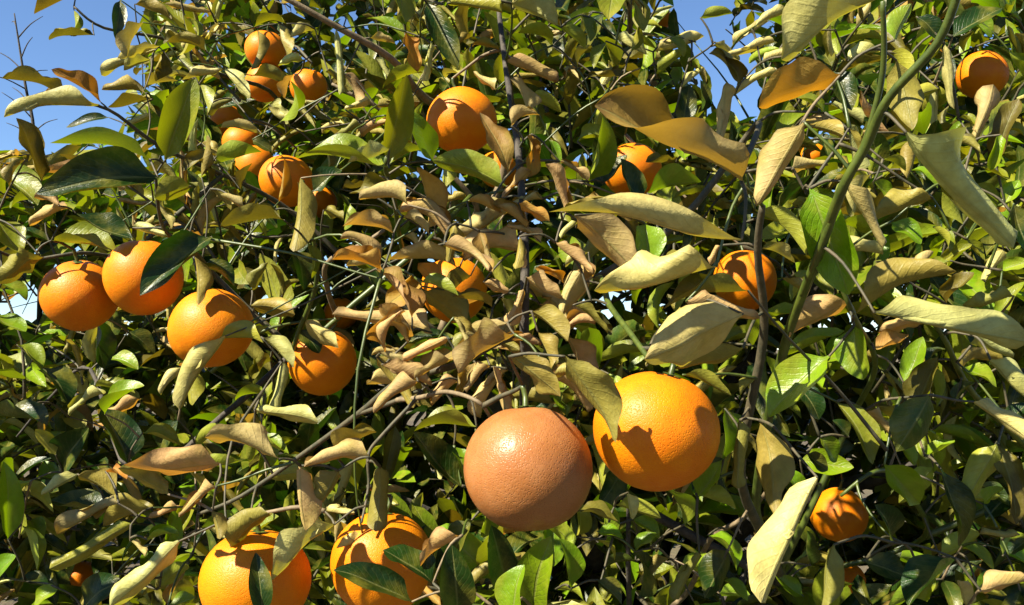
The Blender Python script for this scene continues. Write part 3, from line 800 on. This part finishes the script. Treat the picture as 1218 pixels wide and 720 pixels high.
def filler():
    NS = 8400
    rng = np.random.default_rng(5)
    stems_V, stems_Q, off = [], [], 0
    B, A, Nn, Ls, K, DP = [], [], [], [], [], []
    golden = 2.39996
    for s in range(NS):
        px = rng.uniform(-330, 1550); py = rng.uniform(-300, 1000)
        fd = front_depth(px, py)
        c = rng.random()
        deep = False
        if c < .16: d = fd + rng.exponential(.10)
        elif c < .39: d = fd + rng.uniform(.12, 1.0); deep = d > fd + .3
        else: d = fd + rng.uniform(.7, 2.1); deep = True
        if s >= NS - 200:                       # unseen shoots added above and left of the frame to cast dappled shade
            if rng.random() < .6: px, py = rng.uniform(-250, 900), rng.uniform(-330, -70)
            else: px, py = rng.uniform(-420, -90), rng.uniform(-100, 620)
            d = rng.uniform(.62, .95); deep = False
        p = at(px, py, d)
        if p[2] < .25: continue
        if any(((p[0] - h[0]) ** 2 + (p[2] - h[2]) ** 2) / (r * r) + ((p[1] - h[1]) / .6) ** 2 < 1 for h, r in HOL) and d < fd + 1.0: continue
        # shoots stand in clumps with hollows between them
        clump = math.sin(p[0] * 19 + 1.0) * math.sin(p[2] * 21 + .4) + .6 * math.sin(p[0] * 11 - p[2] * 13 + p[1] * 6) + .3 * math.sin(p[1] * 14)
        if d < fd + .95 and clump < -.02: continue
        # the crown is a rounded mass: cut its corners
        e = (p - (TREE_AT + (0, 0, 1.55))) / np.array([2.1, 1.75, 1.55])
        if (e @ e) > 1.15: continue
        out = unit(p - (TREE_AT + (0, 0, 1.2)))
        dirn = unit(out * .6 + rng.normal(0, .55, 3) + np.array([0, 0, .25]))
        length = rng.uniform(.10, .24)
        side = unit(np.cross(dirn, rng.normal(0, 1, 3)))
        p0 = p - dirn * length * .5
        P = np.array([p0, p0 + dirn * length * .35 + side * .01, p0 + dirn * length * .7, p0 + dirn * length - np.array([0, 0, .012])])
        gx, gy, _ = project(P)
        if any(in_poly(gx, gy, g).any() for g in GAPS): continue
        if any((((gx - f[2]) ** 2 + (gy - f[3]) ** 2 < (f[4] * 1.25) ** 2) & (_ < f[5] + .02)).any() for f in fruit): continue
        Ps, R = smooth_path(P, [.0022, .0018, .0015, .001], 2)
        V, q = tube(Ps, R, 4)
        stems_V.append(V); stems_Q.append(q + off); off += len(V)
        nl = rng.integers(6, 12)
        u1 = unit(np.cross(dirn, [0.2, .3, .9])); u2 = np.cross(dirn, u1)
        ph0 = rng.uniform(0, 6.28)
        green = .46 + .27 * (px > 760) + .15 * (py > 480) - .1 * (px < 260)
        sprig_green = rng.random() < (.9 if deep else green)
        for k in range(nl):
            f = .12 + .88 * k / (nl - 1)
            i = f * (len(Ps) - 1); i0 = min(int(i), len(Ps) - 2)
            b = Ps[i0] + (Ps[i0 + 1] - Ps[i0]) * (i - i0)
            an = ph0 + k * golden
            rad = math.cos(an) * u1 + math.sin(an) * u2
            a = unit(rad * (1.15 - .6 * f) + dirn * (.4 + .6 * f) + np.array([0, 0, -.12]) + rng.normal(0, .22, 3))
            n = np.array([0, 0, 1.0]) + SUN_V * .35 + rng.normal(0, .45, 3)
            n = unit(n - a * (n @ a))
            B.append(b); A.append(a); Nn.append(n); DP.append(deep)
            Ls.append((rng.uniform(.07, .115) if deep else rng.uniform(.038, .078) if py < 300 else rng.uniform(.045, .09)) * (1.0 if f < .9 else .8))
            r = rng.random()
            if deep and r < .45: K.append('g')  # darker mature leaves inside, shade of the crown's depth put into their colour
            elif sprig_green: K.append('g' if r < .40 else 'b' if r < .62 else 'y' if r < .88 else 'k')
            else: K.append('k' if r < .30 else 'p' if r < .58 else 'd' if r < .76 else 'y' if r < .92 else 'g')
    B, A, Nn, Ls = map(np.array, (B, A, Nn, Ls)); K = np.array(K); DP = np.array(DP)
    # keep the openings and the fruit clear
    keep = np.ones(len(B), bool)
    for f in (0., .5, 1.):
        x, y, d = project(B + A * Ls[:, None] * f)
        for g in GAPS: keep &= ~in_poly(x, y, g) | (f < .4)
        for hx, hy, hr in HOLES: keep &= (x - hx) ** 2 + (y - hy) ** 2 > hr * hr
        for c, rm, fx, fy, fr, fdp in fruit:
            lim = .5 if (fx, fy) in ((752, 203), (540, 345)) else 1.12 if fr > 28 else .85 if fy < 180 and fx < 400 else .5
            keep &= ((x - fx) ** 2 + (y - fy) ** 2 > (fr * lim) ** 2) | (d > fdp + .02)
            keep &= np.linalg.norm(B + A * Ls[:, None] * f - c, axis=1) > rm * 1.04
        for i in (6, 8, 9, 13, 16):            # fruit that hangs where the sun reaches it
            rel = B + A * Ls[:, None] * f - fruit[i][0]
            along = rel @ SUN_V
            keep &= (along < 0) | (np.linalg.norm(rel - along[:, None] * SUN_V, axis=1) > fruit[i][1] * .95)
    B, A, Nn, Ls, K, DP = B[keep], A[keep], Nn[keep], Ls[keep], K[keep], DP[keep]
    N = len(B)
    dry = np.isin(K, list(DRY_KINDS))
    roll = np.where(dry, rng.uniform(1.4, 4.6, N), rng.uniform(.5, 1.8, N))
    roll = np.where(DP, roll * .45, roll)
    asym = rng.uniform(-.3, .3, N)
    W = rng.uniform(.40, .54, N)
    par = (W, roll * (1 + asym), roll * (1 - asym), rng.uniform(.05, .35, N), rng.uniform(-.4, 1.1, N), rng.uniform(-.5, .5, N) * (1 + dry),
           rng.uniform(.01, .035, N) * (1 + dry), rng.uniform(0, 6.28, N), rng.uniform(-.4, .4, N), rng.uniform(.55, .85, N))
    te = rng.uniform(.78, .95, N)
    # which ones show largest: nearest in a coarse grid and long on the picture
    x, y, d = project(B + A * Ls[:, None] * .5)
    x0, y0, _ = project(B); x1, y1, _ = project(B + A * Ls[:, None])
    plen = np.hypot(x1 - x0, y1 - y0) + 10
    cell = {}
    for i in np.argsort(d):
        if not (0 < x[i] < PW and 0 < y[i] < PH): continue
        key = (int(x[i] / 22), int(y[i] / 22))
        cell.setdefault(key, i)
    vis = sorted(cell.values(), key=lambda i: -plen[i])
    chosen = []
    room = {'leaf': 300 - hero_count['leaf'], 'dry_leaf': 300 - hero_count['dry_leaf']}
    for i in vis:
        nm = 'dry_leaf' if dry[i] else 'leaf'
        if room[nm] > 0:
            room[nm] -= 1; chosen.append(i)
    mask = np.zeros(N, bool); mask[chosen] = True
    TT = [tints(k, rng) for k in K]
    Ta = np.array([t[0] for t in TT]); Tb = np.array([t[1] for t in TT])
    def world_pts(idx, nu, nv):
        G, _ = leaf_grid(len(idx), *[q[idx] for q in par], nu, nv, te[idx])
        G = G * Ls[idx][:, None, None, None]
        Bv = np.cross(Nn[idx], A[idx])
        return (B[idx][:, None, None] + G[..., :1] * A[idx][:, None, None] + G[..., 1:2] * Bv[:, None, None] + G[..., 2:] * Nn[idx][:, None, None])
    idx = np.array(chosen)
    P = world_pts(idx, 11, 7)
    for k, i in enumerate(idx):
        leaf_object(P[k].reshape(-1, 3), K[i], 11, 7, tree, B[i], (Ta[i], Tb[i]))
    VV, QQ, UU, C1, C2, base_i = [], [], [], [], [], 0
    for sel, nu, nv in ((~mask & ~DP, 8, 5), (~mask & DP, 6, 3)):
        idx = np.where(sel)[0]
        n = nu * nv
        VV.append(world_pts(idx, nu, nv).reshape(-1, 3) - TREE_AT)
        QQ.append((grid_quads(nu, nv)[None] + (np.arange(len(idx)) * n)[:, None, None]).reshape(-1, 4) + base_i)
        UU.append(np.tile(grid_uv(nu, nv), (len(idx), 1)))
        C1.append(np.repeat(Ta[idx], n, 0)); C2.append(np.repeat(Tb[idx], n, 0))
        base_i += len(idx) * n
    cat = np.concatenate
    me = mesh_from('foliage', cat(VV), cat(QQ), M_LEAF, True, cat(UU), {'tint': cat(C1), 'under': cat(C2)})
    print('foliage quads', len(me.polygons))
    o = bpy.data.objects.new('foliage', me); o.location = TREE_AT; o['kind'] = 'stuff'
    put(o, tree)
    for V, q in spare_twigs:
        stems_V.append(V); stems_Q.append(q + off); off += len(V)
    me = mesh_from('fine_twigs', np.concatenate(stems_V) - TREE_AT, np.concatenate(stems_Q), M_TWIG)
    o = bpy.data.objects.new('fine_twigs', me); o.location = TREE_AT; o['kind'] = 'stuff'
    put(o, tree)
    print('filler leaves', N, 'as parts', len(chosen))
SUN_V = np.array(SUN_DIR)
filler()

# ------------------------------------------------------------------ things beyond the tree
def far_tree(name, label, x, y, h, rx, rz, kinds, seed, nl=2600, lsize=.11):
    rng = np.random.default_rng(seed)
    at_ = np.array([x, y, -.02])
    t = empty(name, at_)
    tag(t, label, 'tree', 'orchard plants beyond the tree')
    top = at_ + (rng.uniform(-.1, .1), rng.uniform(-.1, .1), h * .55)
    tube_object('trunk', [at_, at_ + (0.03, 0, h * .2), top], [.11, .08, .05], M_BARK, t, 4, 9)
    cz = h - rz
    for k in range(7):
        a = k * 2.4
        e = at_ + np.array([math.cos(a) * rx * .7, math.sin(a) * rx * .7, cz + rng.uniform(-.2, .6) * rz])
        s = at_ + (0.02, 0, h * (.25 + .03 * k))
        tube_object('limb', [s, (s + e) / 2 + (0, 0, .15), e], [.045, .03, .01], M_BARK, t, 3, 6)
    D = unit(rng.normal(0, 1, (nl, 3)))
    rad = rng.uniform(.45, 1.0, nl) ** .4 * (1 + .22 * np.sin(D[:, 0] * 5 + seed) * np.sin(D[:, 2] * 6 + D[:, 1] * 4))
    B = at_ + np.array([0, 0, cz]) + D * rad[:, None] * np.array([rx, rx, rz])
    ok = B[:, 2] > .25; B = B[ok]; D = D[ok]; nl = len(B)
    A = unit(D * .5 + rng.normal(0, .6, (nl, 3))); n = rng.normal(0, .5, (nl, 3)) + (0, 0, 1)
    n = unit(n - A * (A * n).sum(1)[:, None])
    u = lambda a, b: rng.uniform(a, b, nl)
    G, _ = leaf_grid(nl, u(.45, .6), u(.3, 2), u(.3, 2), u(.1, .4), u(0, 1), u(-.5, .5), u(.0, .05), u(0, 6), u(0, .1), u(.6, .9), 5, 3, u(.8, .95))
    Lz = u(.7, 1.2) * lsize
    P = B[:, None, None] + Lz[:, None, None, None] * (G[..., :1] * A[:, None, None] + G[..., 1:2] * np.cross(n, A)[:, None, None] + G[..., 2:] * n[:, None, None])
    q = (grid_quads(5, 3)[None] + (np.arange(nl) * 15)[:, None, None]).reshape(-1, 4)
    TT = [tints(kinds[rng.integers(len(kinds))], rng) for _ in range(nl)]
    me = mesh_from('crown', P.reshape(-1, 3) - at_, q, M_LEAF, True, np.tile(grid_uv(5, 3), (nl, 1)),
                   {'tint': np.repeat([a[0] for a in TT], 15, 0), 'under': np.repeat([a[1] for a in TT], 15, 0)})
    o = bpy.data.objects.new('crown', me); o.location = at_; o['kind'] = 'stuff'
    put(o, t)
far_tree('orchard_tree', 'dry pale bush behind the orange tree, seen through a gap by the fruit trio', -3.1, 6.4, 1.72, 1.3, .85, 'kpyd', 3, 3600, .09)
far_tree('orchard_tree', 'low green bush beyond the orange tree, behind its dense middle', .9, 8.2, 1.6, 1.6, .8, 'gyk', 4)
far_tree('orchard_tree', 'low yellow-green bush behind the orange tree near the green forked stem', 4.3, 7.4, 1.7, 1.5, .85, 'gykp', 5)

# thin leafless sapling rising beyond the crown's shoulder
def sapling():
    d = 2.6
    foot = at(30, 300, d); foot[2] = -.02
    t = empty('bare_sapling', foot)
    tag(t, 'thin leafless sapling against the blue sky beside the orange tree', 'sapling')
    P = [foot, at(46, 420, d), at(42, 180, d), at(30, 100, d), at(17, 16, d)]
    tube_object('trunk', P, [.014, .008, .005, .0038, .0016], M_BARK, t, 6, 7)
    main, _ = smooth_path(P, [1] * 5, 12)
    rng = np.random.default_rng(2)
    for k in range(16):
        s = main[20 + k * len(main[20:]) // 17]
        side = -1 if k % 2 else 1
        ln = rng.uniform(.03, .12)
        e = s + RIGHT * side * ln * .8 + UP * ln * rng.uniform(.2, .8) + FWD * rng.normal(0, .05)
        tube_object('twig', [s, (s + e) / 2 + UP * .008, e], [.0022, .0016, .0008], M_BARK, t, 3, 5)
sapling()
